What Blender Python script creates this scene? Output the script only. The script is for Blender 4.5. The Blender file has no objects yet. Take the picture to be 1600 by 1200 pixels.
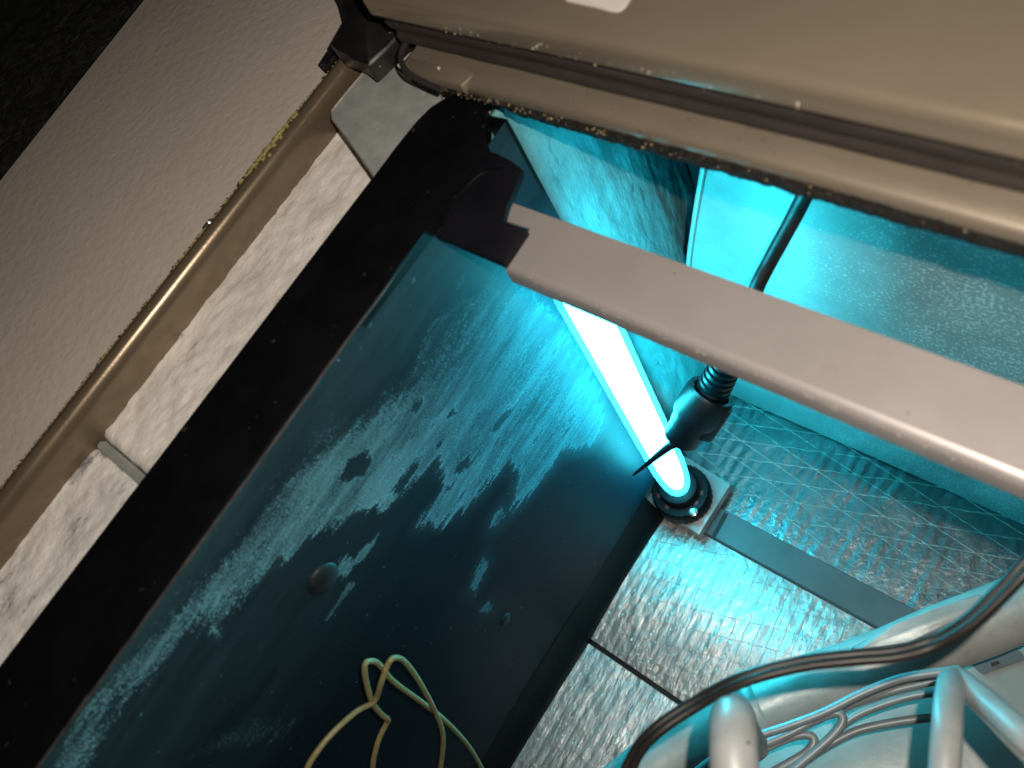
import bpy, bmesh, math, random
import numpy as np
from mathutils import Vector, Matrix, noise

random.seed(7)
S = bpy.context.scene
COL = S.collection

# ------------------------------------------------------------------ camera, world, lamps
# World: z = 0 is the foil-lined back of the cabinet, x = 0 the inner face of the drain pan,
# y = 0 the galvanised wall.  Metres.
cam_d = bpy.data.cameras.new('camera')
cam = bpy.data.objects.new('camera', cam_d)
COL.objects.link(cam)
ROT = Matrix([[0.75319, -0.38566, 0.53289], [0.54808, 0.81589, -0.18419], [-0.36375, 0.43079, 0.8259]])
cam.matrix_world = Matrix.Translation(Vector((0.229, -0.2177, 0.6374))) @ ROT.to_4x4()
cam_d.sensor_width = 36.0
cam_d.lens = 29.25
cam_d.clip_start = 0.01
cam_d.clip_end = 50
cam_d.dof.use_dof = True
cam_d.dof.focus_distance = 0.50
cam_d.dof.aperture_fstop = 9.5
S.camera = cam

w = bpy.data.worlds.new('World')
S.world = w
w.use_nodes = True
w.node_tree.nodes['Background'].inputs[0].default_value = (0.75, 0.85, 1.0, 1)
w.node_tree.nodes['Background'].inputs[1].default_value = 0.012

S.view_settings.view_transform = 'Standard'
S.view_settings.look = 'None'
S.view_settings.exposure = 0
S.view_settings.gamma = 1

fl = bpy.data.lights.new('phone_flash', 'SPOT')
fl.energy = 5.0
fl.color = (1.0, 0.89, 0.77)
fl.shadow_soft_size = 0.0025
fl.spot_size = math.radians(150)
fl.spot_blend = 0.5
flo = bpy.data.objects.new('phone_flash', fl)
COL.objects.link(flo)
flo.location = (0.236, -0.190, 0.640)
flo.rotation_euler = ROT.to_euler()

UV_COLOR = (0.045, 0.80, 1.0)
UV_STRENGTH = 42.0

# ------------------------------------------------------------------ materials
def new_mat(name):
    m = bpy.data.materials.new(name)
    m.use_nodes = True
    nt = m.node_tree
    return m, nt, nt.nodes['Principled BSDF']

def N(nt, t, **kw):
    n = nt.nodes.new(t)
    for k, v in kw.items():
        setattr(n, k, v)
    return n

def mth(nt, op, a, b=None, c=None, clamp=False):
    n = N(nt, 'ShaderNodeMath', operation=op)
    n.use_clamp = clamp
    for i, v in enumerate((a, b, c)):
        if v is None:
            continue
        if isinstance(v, (int, float)):
            n.inputs[i].default_value = v
        else:
            nt.links.new(v, n.inputs[i])
    return n.outputs[0]

def coords(nt, scale=(1, 1, 1), rotz=0.0):
    tc = N(nt, 'ShaderNodeTexCoord')
    mp = N(nt, 'ShaderNodeMapping')
    mp.inputs['Scale'].default_value = scale
    mp.inputs['Rotation'].default_value = (0, 0, rotz)
    nt.links.new(tc.outputs['Object'], mp.inputs[0])
    return mp.outputs[0]

def nz(nt, vec, scale, detail=4, rough=0.6):
    n = N(nt, 'ShaderNodeTexNoise')
    n.inputs['Scale'].default_value = scale
    n.inputs['Detail'].default_value = detail
    n.inputs['Roughness'].default_value = rough
    nt.links.new(vec, n.inputs['Vector'])
    return n.outputs[0]

def ramp(nt, fac, stops):
    r = N(nt, 'ShaderNodeValToRGB')
    e = r.color_ramp.elements
    while len(e) < len(stops):
        e.new(0.5)
    for el, (p, c) in zip(e, stops):
        el.position = p
        el.color = c if len(c) == 4 else (*c, 1)
    nt.links.new(fac, r.inputs[0])
    return r.outputs[0]

def mixc(nt, fac, a, b):
    n = N(nt, 'ShaderNodeMix', data_type='RGBA')
    for sock, v in ((n.inputs[0], fac), (n.inputs[6], a), (n.inputs[7], b)):
        if isinstance(v, (int, float)):
            sock.default_value = v
        elif isinstance(v, tuple):
            sock.default_value = v if len(v) == 4 else (*v, 1)
        else:
            nt.links.new(v, sock)
    return n.outputs[2]

def bump(nt, h, strength, dist, prev=None):
    b = N(nt, 'ShaderNodeBump')
    b.inputs['Strength'].default_value = strength
    b.inputs['Distance'].default_value = dist
    nt.links.new(h, b.inputs['Height'])
    if prev is not None:
        nt.links.new(prev, b.inputs['Normal'])
    return b.outputs[0]

def surf(name, base, rough=0.5, metal=0.0, var=0.25, vscale=40, stretch=(1, 1, 1), rvar=0.12,
         bumps=(), specks=None, spec=0.5, rotz=0.0, stain=None):
    """base colour with mottling, roughness variation, bump layers [(scale, strength, dist)] and specks (scale, threshold, colour)."""
    m, nt, p = new_mat(name)
    v = coords(nt, stretch, rotz)
    v1 = coords(nt)
    n1 = nz(nt, v, vscale, 6, 0.65)
    lo = tuple(c * (1 - var) for c in base)
    hi = tuple(min(1, c * (1 + var)) for c in base)
    c = ramp(nt, n1, [(0.28, lo), (0.72, hi)])
    if stain:
        sc, th, scol = stain
        s = nz(nt, v1, sc, 8, 0.7)
        f = mth(nt, 'MULTIPLY', mth(nt, 'SUBTRACT', s, th), 9, clamp=True)
        c = mixc(nt, f, c, scol)
    if specks:
        sc, th, scol = specks
        s = nz(nt, v1, sc, 2, 0.5)
        f = mth(nt, 'MULTIPLY', mth(nt, 'SUBTRACT', s, th), 25, clamp=True)
        c = mixc(nt, f, c, scol)
    nt.links.new(c, p.inputs['Base Color'])
    r = mth(nt, 'ADD', mth(nt, 'MULTIPLY', mth(nt, 'SUBTRACT', n1, 0.5), rvar * 2), rough, clamp=True)
    nt.links.new(r, p.inputs['Roughness'])
    p.inputs['Metallic'].default_value = metal
    p.inputs['Specular IOR Level'].default_value = spec
    prev = None
    for sc, st, d in bumps:
        prev = bump(nt, nz(nt, v, sc, 4, 0.6), st, d, prev)
    if prev is not None:
        nt.links.new(prev, p.inputs['Normal'])
    return m

M = {}
M['bronze'] = surf('bronze_paint', (0.19, 0.145, 0.096), 0.29, 0.55, 0.10, 30, (1, 1, 1), 0.05,
                   bumps=[(900, 0.05, 0.001)], specks=(420, 0.74, (0.10, 0.075, 0.045)))
M['door'] = surf('door_paint', (0.225, 0.182, 0.134), 0.23, 0.4, 0.05, 18, (1, 1, 1), 0.03, bumps=[(1200, 0.08, 0.0006)])
M['flange'] = surf('flange_paint', (0.205, 0.168, 0.127), 0.45, 0.35, 0.10, 40, (0.6, 2, 2), 0.05,
                   bumps=[(700, 0.08, 0.001)], specks=(520, 0.72, (0.07, 0.055, 0.04)))
M['beam'] = surf('beam_paint', (0.375, 0.343, 0.333), 0.42, 0.25, 0.05, 30, (1, 1, 1), 0.05, bumps=[(800, 0.05, 0.001)],
                 specks=(300, 0.755, (0.16, 0.14, 0.13)), stain=(34, 0.63, (0.33, 0.30, 0.285)))
M['plaster'] = surf('orange_peel_paint', (0.59, 0.52, 0.45), 0.62, 0.0, 0.05, 14, (1, 1, 1), 0.06,
                    bumps=[(190, 0.32, 0.0022), (600, 0.08, 0.0008)])
M['felt'] = surf('black_felt', (0.045, 0.047, 0.038), 0.95, 0, 0.7, 160, (1, 1, 1), 0.05, bumps=[(700, 1.0, 0.004)], spec=0.15)
M['rubber'] = surf('black_rubber', (0.020, 0.018, 0.017), 0.55, 0, 0.5, 120, (1, 1, 1), 0.15, bumps=[(600, 0.2, 0.001)],
                   specks=(500, 0.70, (0.10, 0.075, 0.05)), spec=0.4)
M['gasket'] = surf('brown_gasket', (0.030, 0.024, 0.022), 0.6, 0, 0.3, 80, (0.3, 1, 1), 0.15, bumps=[(300, 0.1, 0.001)],
                   specks=(600, 0.72, (0.16, 0.11, 0.07)), spec=0.5)
M['foam'] = surf('black_foam', (0.022, 0.020, 0.018), 0.95, 0, 0.6, 300, (1, 1, 1), 0.05, bumps=[(500, 1.0, 0.004)],
                 specks=(420, 0.73, (0.16, 0.12, 0.07)), spec=0.2)
M['cap'] = surf('black_plastic_cap', (0.010, 0.009, 0.008), 0.45, 0, 0.4, 60, (1, 1, 1), 0.15, bumps=[(300, 0.15, 0.001)],
                specks=(260, 0.72, (0.28, 0.23, 0.13)))
M['zinc'] = surf('galvanised_zinc', (0.42, 0.445, 0.43), 0.5, 0.25, 0.22, 70, (1, 1, 1), 0.15, bumps=[(200, 0.06, 0.001)],
                 specks=(240, 0.69, (0.55, 0.57, 0.55)))
M['zinc_edge'] = surf('cut_zinc', (0.5, 0.45, 0.38), 0.4, 0.6, 0.2, 70)
M['block'] = surf('black_clip_plastic', (0.006, 0.006, 0.009), 0.45, 0, 0.3, 60, (1, 1, 1), 0.1, spec=0.3,
                  specks=(300, 0.76, (0.05, 0.05, 0.06)))
M['pan_rim'] = surf('pan_rim_plastic', (0.0040, 0.0040, 0.0048), 0.42, 0, 0.3, 50, (1, 1, 1), 0.12, bumps=[(500, 0.05, 0.001)],
                    specks=(230, 0.725, (0.035, 0.035, 0.035)), spec=0.15)
M['dark_metal'] = surf('dark_sheet', (0.04, 0.045, 0.05), 0.5, 0.6, 0.3, 30)
M['grey_bar'] = surf('grey_bar_metal', (0.105, 0.125, 0.135), 0.5, 0.2, 0.18, 45, (1, 1, 1), 0.1, bumps=[(500, 0.05, 0.001)])
M['plate'] = surf('zinc_plate', (0.40, 0.42, 0.42), 0.35, 0.5, 0.12, 80)
M['socket'] = surf('black_socket', (0.004, 0.004, 0.006), 0.55, 0, 0.3, 80, spec=0.2)
M['red'] = surf('red_print', (0.12, 0.008, 0.012), 0.5, 0, 0.1, 50)
M['plug'] = surf('black_plug', (0.006, 0.007, 0.010), 0.42, 0, 0.3, 80, bumps=[(500, 0.1, 0.0008)])
M['cable'] = surf('cable_sheath', (0.018, 0.017, 0.018), 0.45, 0, 0.3, 80)
M['brown_cable'] = surf('brown_cable_sheath', (0.015, 0.012, 0.011), 0.45, 0, 0.2, 60)
M['pipe'] = surf('white_pipe_wrap', (0.48, 0.50, 0.485), 0.38, 0.15, 0.16, 45, (1, 1, 1), 0.12, bumps=[(70, 0.15, 0.003), (300, 0.1, 0.001)],
                 stain=(60, 0.66, (0.30, 0.31, 0.25)))
M['tube'] = surf('pale_tube', (0.40, 0.42, 0.42), 0.42, 0.1, 0.16, 60, (1, 1, 1), 0.15, bumps=[(120, 0.15, 0.002)], stain=(70, 0.60, (0.26, 0.26, 0.24)), specks=(420, 0.70, (0.12, 0.11, 0.10)))
M['capillary'] = surf('grey_capillary', (0.30, 0.35, 0.37), 0.4, 0.15, 0.15, 80)
M['tray'] = surf('pale_tray', (0.46, 0.48, 0.465), 0.42, 0.35, 0.12, 35, (1, 1, 1), 0.1, bumps=[(30, 0.15, 0.004)],
                 stain=(50, 0.68, (0.25, 0.25, 0.22)))
M['label'] = surf('label_paper', (0.62, 0.57, 0.52), 0.6, 0, 0.05, 60)
M['ink'] = surf('label_ink', (0.02, 0.02, 0.02), 0.6, 0, 0.05, 60)
M['residue'] = surf('yellow_residue', (0.42, 0.36, 0.13), 0.8, 0, 0.3, 300, bumps=[(800, 0.5, 0.002)])
M['crumb'] = surf('pale_crumb', (0.60, 0.53, 0.42), 0.8, 0, 0.3, 300)
M['boss'] = surf('pan_boss_plastic', (0.012, 0.018, 0.022), 0.5, 0, 0.4, 200, spec=0.3)
M['dirt'] = surf('tan_dirt', (0.30, 0.225, 0.13), 0.9, 0, 0.4, 300)
M['screw'] = surf('screw_metal', (0.45, 0.42, 0.40), 0.25, 0.9, 0.3, 200)

def wire_mat():
    m, nt, p = new_mat('straw_wire')
    v = coords(nt)
    c = ramp(nt, nz(nt, v, 300, 4, 0.6), [(0.3, (0.20, 0.175, 0.075)), (0.7, (0.31, 0.27, 0.125))])
    nt.links.new(c, p.inputs['Base Color'])
    p.inputs['Roughness'].default_value = 0.45
    return m
M['wire'] = wire_mat()

def foil_mat(name, base, rough, metal, wr_scale, wr_stretch, wr_str, stain=None, rotz=0.0, fine=420):
    """crumpled aluminium foil: two wrinkle layers, fine crinkle, dull patches."""
    m, nt, p = new_mat(name)
    v = coords(nt, wr_stretch, rotz)
    v1 = coords(nt)
    a = nz(nt, v, wr_scale, 5, 0.62)
    b = nz(nt, v1, fine, 3, 0.6)
    dull = nz(nt, v1, 38, 6, 0.68)
    c = ramp(nt, dull, [(0.30, tuple(x * 0.70 for x in base)), (0.58, base)])
    if stain:
        sc, th, scol = stain
        f = mth(nt, 'MULTIPLY', mth(nt, 'SUBTRACT', nz(nt, v, sc, 8, 0.72), th), 10, clamp=True)
        c = mixc(nt, f, c, scol)
    nt.links.new(c, p.inputs['Base Color'])
    r = mth(nt, 'ADD', mth(nt, 'MULTIPLY', mth(nt, 'SUBTRACT', 0.62, dull), 0.5), rough, clamp=True)
    nt.links.new(r, p.inputs['Roughness'])
    p.inputs['Metallic'].default_value = metal
    n1 = bump(nt, a, wr_str, 0.004)
    n2 = bump(nt, b, wr_str * 0.6, 0.0015, n1)
    nt.links.new(n2, p.inputs['Normal'])
    return m

M['foil_upper'] = foil_mat('scrim_foil_dull', (0.27, 0.32, 0.34), 0.26, 0.95, 320, (1, 0.5, 1), 0.20)
M['foil_mid'] = foil_mat('scrim_foil_bright', (0.62, 0.575, 0.555), 0.32, 0.90, 520, (1, 0.30, 1), 0.24)
M['foil_low'] = foil_mat('scrim_foil_grey', (0.55, 0.57, 0.57), 0.34, 0.90, 520, (1, 0.30, 1), 0.24)
M['thread'] = surf('scrim_thread', (0.62, 0.62, 0.58), 0.35, 0.35, 0.35, 220)
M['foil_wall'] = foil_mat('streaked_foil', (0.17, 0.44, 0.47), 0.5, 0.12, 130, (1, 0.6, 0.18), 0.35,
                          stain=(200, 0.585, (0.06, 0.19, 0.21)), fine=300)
M['foil_strip'] = foil_mat('warm_foil', (0.95, 0.90, 0.84), 0.36, 0.0, 90, (1, 0.5, 1), 0.35,
                           stain=(120, 0.61, (0.22, 0.22, 0.23)), fine=260)

def galv_wall():
    m, nt, p = new_mat('galvanised_wall')
    v = coords(nt)
    big = nz(nt, v, 16, 6, 0.66)
    fine = nz(nt, v, 520, 2, 0.6)
    tc = N(nt, 'ShaderNodeSeparateXYZ')
    nt.links.new(v, tc.inputs[0])
    # oxide bloom: pale specks, denser to the right, where the sheet has weathered
    th = mth(nt, 'SUBTRACT', mth(nt, 'ADD', 0.50, mth(nt, 'MULTIPLY', nz(nt, v, 45, 5, 0.7), 0.24)), mth(nt, 'MULTIPLY', mth(nt, 'ADD', mth(nt, 'MULTIPLY', tc.outputs[0], 1.6), mth(nt, 'SUBTRACT', big, 0.60)), 0.50))
    sp = mth(nt, 'MULTIPLY', mth(nt, 'SUBTRACT', fine, th), 14, clamp=True)
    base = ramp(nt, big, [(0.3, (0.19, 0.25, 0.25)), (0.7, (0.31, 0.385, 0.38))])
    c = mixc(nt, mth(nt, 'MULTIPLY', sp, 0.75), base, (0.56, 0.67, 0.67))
    nt.links.new(c, p.inputs['Base Color'])
    p.inputs['Metallic'].default_value = 0.1
    nt.links.new(mth(nt, 'ADD', mth(nt, 'MULTIPLY', sp, 0.3), 0.42), p.inputs['Roughness'])
    nt.links.new(bump(nt, fine, 0.10, 0.001), p.inputs['Normal'])
    return m
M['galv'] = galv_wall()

def pan_wall_mat():
    """black plastic with a crust of dried minerals; 'crust' is a signed distance to the crust outline, 'crust_weight' its thickness."""
    m, nt, p = new_mat('pan_wall_plastic')
    v = coords(nt, (1, 0.22, 1), 0)
    v1 = coords(nt)
    f = N(nt, 'ShaderNodeAttribute', attribute_name='crust').outputs['Fac']
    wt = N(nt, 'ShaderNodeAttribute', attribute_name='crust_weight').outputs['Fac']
    vs = coords(nt, (1, 0.13, 0.8))
    st = nz(nt, v, 130, 5, 0.62)
    st2 = nz(nt, vs, 330, 4, 0.6)
    ed = nz(nt, v1, 240, 5, 0.75)
    fine = nz(nt, v1, 1100, 2, 0.7)
    patch = nz(nt, v1, 30, 3, 0.5)
    hf = N(nt, 'ShaderNodeAttribute', attribute_name='crust_halo').outputs['Fac']
    sof = N(nt, 'ShaderNodeAttribute', attribute_name='crust_soft').outputs['Fac']
    f = mth(nt, 'MINIMUM', f, 0.50)
    d = mth(nt, 'ADD', f, mth(nt, 'MULTIPLY', mth(nt, 'SUBTRACT', st, 0.5), 1.4))
    pk = mth(nt, 'MULTIPLY', mth(nt, 'SUBTRACT', nz(nt, v, 24, 3, 0.5), 0.26), 9.5, clamp=False)
    d = mth(nt, 'ADD', d, mth(nt, 'MULTIPLY', mth(nt, 'SUBTRACT', st2, 0.50), mth(nt, 'MAXIMUM', pk, 0.8)))
    d = mth(nt, 'ADD', d, mth(nt, 'MULTIPLY', mth(nt, 'SUBTRACT', ed, 0.5), 0.8))
    # crisp where water dried to a line, stippled where it was only splashed
    dst = mth(nt, 'ADD', d, mth(nt, 'MULTIPLY', mth(nt, 'SUBTRACT', fine, 0.5), mth(nt, 'MULTIPLY', mth(nt, 'ADD', patch, sof), 2.6)))
    mask = mth(nt, 'MULTIPLY', mth(nt, 'ADD', dst, 0.05), mth(nt, 'SUBTRACT', 4.5, mth(nt, 'MULTIPLY', sof, 3.4)), clamp=True)
    rim = mth(nt, 'SUBTRACT', 1.0, mth(nt, 'MULTIPLY', mth(nt, 'ABSOLUTE', mth(nt, 'SUBTRACT', d, 0.16)), 5.0), clamp=True)
    dens = mth(nt, 'MULTIPLY', mth(nt, 'SUBTRACT', nz(nt, v, 48, 8, 0.75), 0.24), 2.3, clamp=True)
    dens = mth(nt, 'MULTIPLY', dens, mth(nt, 'ADD', mth(nt, 'MULTIPLY', nz(nt, vs, 190, 4, 0.6), 1.3), 0.1), clamp=True)
    dens = mth(nt, 'ADD', dens, mth(nt, 'MULTIPLY', mth(nt, 'SUBTRACT', fine, 0.5), 1.0), clamp=True)
    dens = mth(nt, 'ADD', dens, mth(nt, 'MULTIPLY', rim, 0.28), clamp=True)
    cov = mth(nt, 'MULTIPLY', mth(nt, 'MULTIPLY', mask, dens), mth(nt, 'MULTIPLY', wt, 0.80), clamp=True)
    halo = mth(nt, 'MULTIPLY', mth(nt, 'MULTIPLY', hf, nz(nt, vs, 60, 6, 0.7)), 0.13, clamp=True)
    sx = N(nt, 'ShaderNodeSeparateXYZ')
    nt.links.new(v1, sx.inputs[0])
    upper_film = mth(nt, 'MULTIPLY', mth(nt, 'SUBTRACT', sx.outputs[2], 0.24), 6.0, clamp=True)  # film grows denser towards the top of the wall
    film = mth(nt, 'MULTIPLY', mth(nt, 'ADD', mth(nt, 'MULTIPLY', upper_film, 0.22), 0.022), mth(nt, 'SUBTRACT', nz(nt, vs, 40, 7, 0.72), 0.22), clamp=True)
    speck = mth(nt, 'MULTIPLY', mth(nt, 'SUBTRACT', nz(nt, v1, 430, 1, 0.5), 0.745), 9, clamp=True)
    cov = mth(nt, 'MAXIMUM', cov, mth(nt, 'MAXIMUM', mth(nt, 'MULTIPLY', speck, 0.5), mth(nt, 'MAXIMUM', film, halo)))
    c = mixc(nt, cov, (0.0045, 0.0085, 0.014), (0.20, 0.50, 0.60))
    nt.links.new(c, p.inputs['Base Color'])
    nt.links.new(mth(nt, 'ADD', mth(nt, 'MULTIPLY', cov, 0.4), 0.42, clamp=True), p.inputs['Roughness'])
    nt.links.new(bump(nt, cov, 0.35, 0.001), p.inputs['Normal'])
    p.inputs['Specular IOR Level'].default_value = 0.05
    return m
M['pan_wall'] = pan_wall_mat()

def uv_mat():
    m = bpy.data.materials.new('lit_uv_tube')
    m.use_nodes = True
    nt = m.node_tree
    nt.nodes.clear()
    e = N(nt, 'ShaderNodeEmission')
    e.inputs[0].default_value = (*UV_COLOR, 1)
    e.inputs[1].default_value = UV_STRENGTH
    o = N(nt, 'ShaderNodeOutputMaterial')
    nt.links.new(e.outputs[0], o.inputs[0])
    return m
M['uv'] = uv_mat()

def sleeve_mat():
    m = bpy.data.materials.new('quartz_sleeve')
    m.use_nodes = True
    nt = m.node_tree
    nt.nodes.clear()
    t = N(nt, 'ShaderNodeBsdfTransparent')
    t.inputs[0].default_value = (0.95, 1, 1, 1)
    tr = N(nt, 'ShaderNodeBsdfTranslucent')
    tr.inputs[0].default_value = (0.85, 0.95, 0.95, 1)
    g = N(nt, 'ShaderNodeBsdfGlossy')
    g.inputs['Roughness'].default_value = 0.08
    mx = N(nt, 'ShaderNodeMixShader')
    mx.inputs[0].default_value = 0.14
    mx2 = N(nt, 'ShaderNodeMixShader')
    mx2.inputs[0].default_value = 0.03
    o = N(nt, 'ShaderNodeOutputMaterial')
    nt.links.new(t.outputs[0], mx.inputs[1])
    nt.links.new(tr.outputs[0], mx.inputs[2])
    nt.links.new(mx.outputs[0], mx2.inputs[1])
    nt.links.new(g.outputs[0], mx2.inputs[2])
    nt.links.new(mx2.outputs[0], o.inputs[0])
    return m
M['sleeve'] = sleeve_mat()

# ------------------------------------------------------------------ mesh helpers
def obj(name, bm, mat, parent=None, smooth=False, sharp=40):
    me = bpy.data.meshes.new(name)
    bmesh.ops.recalc_face_normals(bm, faces=bm.faces)
    bm.to_mesh(me)
    bm.free()
    for m in (mat if isinstance(mat, list) else [mat]):
        me.materials.append(m)
    if smooth:
        me.shade_smooth()
        me.set_sharp_from_angle(angle=math.radians(sharp))
    o = bpy.data.objects.new(name, me)
    COL.objects.link(o)
    o.parent = parent
    return o

def tag(o, label=None, cat=None, group=None, kind=None):
    if label: o['label'] = label
    if cat: o['category'] = cat
    if group: o['group'] = group
    if kind: o['kind'] = kind
    return o

def thing(name, label, cat, group=None):
    o = bpy.data.objects.new(name, None)
    COL.objects.link(o)
    return tag(o, label, cat, group)

def box(bm, a, b, bev=0.0, seg=2):
    r = bmesh.ops.create_cube(bm, size=1)
    for v in r['verts']:
        v.co = Vector([(a[i] + b[i]) / 2 + v.co[i] * (b[i] - a[i]) for i in range(3)])
    if bev:
        es = list({e for v in r['verts'] for e in v.link_edges})
        bmesh.ops.bevel(bm, geom=es, offset=bev, segments=seg, affect='EDGES', profile=0.5)

def smooth_path(pts, n=8):
    P = [Vector(p) for p in pts]
    if len(P) < 3:
        return P
    out = []
    for i in range(len(P) - 1):
        p0 = P[max(i - 1, 0)]; p1 = P[i]; p2 = P[i + 1]; p3 = P[min(i + 2, len(P) - 1)]
        for k in range(n):
            t = k / n
            out.append(0.5 * ((2 * p1) + (p2 - p0) * t + (2 * p0 - 5 * p1 + 4 * p2 - p3) * t * t + (3 * p1 - p0 - 3 * p2 + p3) * t ** 3))
    out.append(P[-1])
    return out

def tube(bm, pts, r, seg=12, n=8, cap=True, wob=0.0):
    path = smooth_path(pts, n)
    up = Vector((0, 0, 1))
    rings = []
    prev = None
    for i, p in enumerate(path):
        d = (path[min(i + 1, len(path) - 1)] - path[max(i - 1, 0)]).normalized()
        if prev is None:
            a = d.cross(up)
            if a.length < 1e-3:
                a = d.cross(Vector((1, 0, 0)))
            a.normalize()
        else:
            a = (prev - d * prev.dot(d)).normalized()
        prev = a
        b = d.cross(a)
        rr = r(i / (len(path) - 1)) if callable(r) else r
        if wob:
            rr *= 1 + wob * noise.noise(p * 60)
        rings.append([bm.verts.new(p + (a * math.cos(q) + b * math.sin(q)) * rr) for q in [2 * math.pi * k / seg for k in range(seg)]])
    for A, B in zip(rings, rings[1:]):
        for k in range(seg):
            bm.faces.new((A[k], A[(k + 1) % seg], B[(k + 1) % seg], B[k]))
    if cap:
        bm.faces.new(rings[0][::-1]); bm.faces.new(rings[-1])

def lathe(bm, prof, c, seg=40, axis=Vector((0, 0, 1)), ridge=0.0, nr=20):
    """profile [(r, h)] turned about AXIS through c."""
    a = axis.normalized()
    u = a.orthogonal().normalized()
    v = a.cross(u)
    c = Vector(c)
    rings = []
    for r, h in prof:
        ring = []
        for k in range(seg):
            q = 2 * math.pi * k / seg
            rr = r * (1 + (ridge if (k * nr * 2 // seg) % 2 else 0))
            ring.append(bm.verts.new(c + a * h + (u * math.cos(q) + v * math.sin(q)) * rr))
        rings.append(ring)
    for A, B in zip(rings, rings[1:]):
        for k in range(seg):
            bm.faces.new((A[k], A[(k + 1) % seg], B[(k + 1) % seg], B[k]))
    bm.faces.new(rings[0][::-1]); bm.faces.new(rings[-1])

def slab(bm, top, drop, bev=0.0):
    """a sheet with the outline TOP, DROP (vector) thick."""
    d = Vector(drop)
    t = [bm.verts.new(p) for p in top]
    b = [bm.verts.new(Vector(p) + d) for p in top]
    n = len(t)
    ft = bm.faces.new(t)
    bm.faces.new(b[::-1])
    for i in range(n):
        bm.faces.new((t[i], b[i], b[(i + 1) % n], t[(i + 1) % n]))
    if bev:
        bmesh.ops.bevel(bm, geom=list(ft.edges), offset=bev, segments=2, affect='EDGES', profile=0.5)

def extrude_x(bm, prof, x0, x1, n=24, wob=None):
    """open profile [(y, z)] drawn out along x; WOB(x, i) -> (dy, dz)."""
    rows = []
    for k in range(n + 1):
        x = x0 + (x1 - x0) * k / n
        row = []
        for i, (y, z) in enumerate(prof):
            dy, dz = wob(x, i) if wob else (0, 0)
            row.append(bm.verts.new((x, y + dy, z + dz)))
        rows.append(row)
    for A, B in zip(rows, rows[1:]):
        for i in range(len(prof) - 1):
            bm.faces.new((A[i], A[i + 1], B[i + 1], B[i]))
    return rows

def extrude_y(bm, prof, y0, y1, n=24, wob=None):
    rows = []
    for k in range(n + 1):
        y = y0 + (y1 - y0) * k / n
        row = []
        for i, (x, z) in enumerate(prof):
            dx, dz = wob(y, i) if wob else (0, 0)
            row.append(bm.verts.new((x + dx, y, z + dz)))
        rows.append(row)
    for A, B in zip(rows, rows[1:]):
        for i in range(len(prof) - 1):
            bm.faces.new((A[i], A[i + 1], B[i + 1], B[i]))

def fbm(x, y, z=0.0, o=4):
    return noise.fractal(Vector((x, y, z)), 1.0, 2.0, o)

def sheet_xy(bm, x0, x1, y0, y1, nx, ny, hz, depth=0.012):
    """wavy top sheet with skirts down."""
    g = []
    for j in range(ny + 1):
        y = y0 + (y1 - y0) * j / ny
        g.append([bm.verts.new((x0 + (x1 - x0) * i / nx, y, hz(x0 + (x1 - x0) * i / nx, y))) for i in range(nx + 1)])
    for j in range(ny):
        for i in range(nx):
            bm.faces.new((g[j][i], g[j][i + 1], g[j + 1][i + 1], g[j + 1][i]))
    rim = g[0] + [g[j][-1] for j in range(1, ny + 1)] + g[-1][-2::-1] + [g[j][0] for j in range(ny - 1, 0, -1)]
    low = [bm.verts.new((v.co.x, v.co.y, -depth)) for v in rim]
    n = len(rim)
    for i in range(n):
        bm.faces.new((rim[i], low[i], low[(i + 1) % n], rim[(i + 1) % n]))

# ------------------------------------------------------------------ setting
bm = bmesh.new()
box(bm, (-0.10, -0.60, -0.030), (0.55, 0.075, -0.013))
tag(obj('floor', bm, M['dark_metal']), kind='structure')

# ------------------------------------------------------------------ foil boards lying on the back of the cabinet
def thread_set(bm, ang, gap, x0, x1, y0, y1, hz, w=0.0007, jag=0.0004, off=0.0):
    """raised scrim yarns at angle ANG, GAP apart, clipped to the board."""
    d = Vector((math.cos(ang), math.sin(ang), 0))
    nrm = Vector((-d.y, d.x, 0))
    c = Vector(((x0 + x1) / 2, (y0 + y1) / 2, 0))
    L = math.hypot(x1 - x0, y1 - y0)
    k = -int(L / gap)
    while k * gap < L:
        o = c + nrm * (k * gap + off)
        seg = None
        s = -L
        prev = None
        while s < L:
            p = o + d * s + nrm * (jag * fbm(s * 90, k * 3.1))
            inside = x0 + 0.002 < p.x < x1 - 0.002 and y0 + 0.002 < p.y < y1 - 0.002
            if inside:
                z = hz(p.x, p.y)
                ww = w * (0.75 + 0.6 * noise.noise(Vector((s * 220, k, 0))))
                a = bm.verts.new((p.x - nrm.x * ww, p.y - nrm.y * ww, z - 0.0003))
                m_ = bm.verts.new((p.x, p.y, z + 0.00045))
                b = bm.verts.new((p.x + nrm.x * ww, p.y + nrm.y * ww, z - 0.0003))
                if prev:
                    bm.faces.new((prev[0], prev[1], m_, a))
                    bm.faces.new((prev[1], prev[2], b, m_))
                prev = (a, m_, b)
            else:
                prev = None
            s += 0.0022
        k += 1

G_F = 'foil insulation boards on the cabinet back'
def h_up(x, y):
    return 0.0006 * fbm(x * 60, y * 30) + 0.0005 * math.sin(x * 700 + 2 * fbm(x * 20, y * 20)) * (0.5 + fbm(x * 30, y * 30))
def h_mid(x, y):
    t = (y + 0.227) / 0.114
    return 0.0045 * math.sin(max(0, min(1, t)) * math.pi) + 0.00012 * math.sin(x * 950 + 1.6 * fbm(x * 20, y * 9)) + 0.0004 * fbm(x * 130, y * 70, 3)
def h_low(x, y):
    t = (y + 0.45) / 0.222
    return -0.001 + 0.004 * math.sin(max(0, min(1, t)) * math.pi) + 0.00012 * math.sin(x * 900 + 1.6 * fbm(x * 20, y * 9, 5)) + 0.0004 * fbm(x * 130, y * 70, 8)

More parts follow.
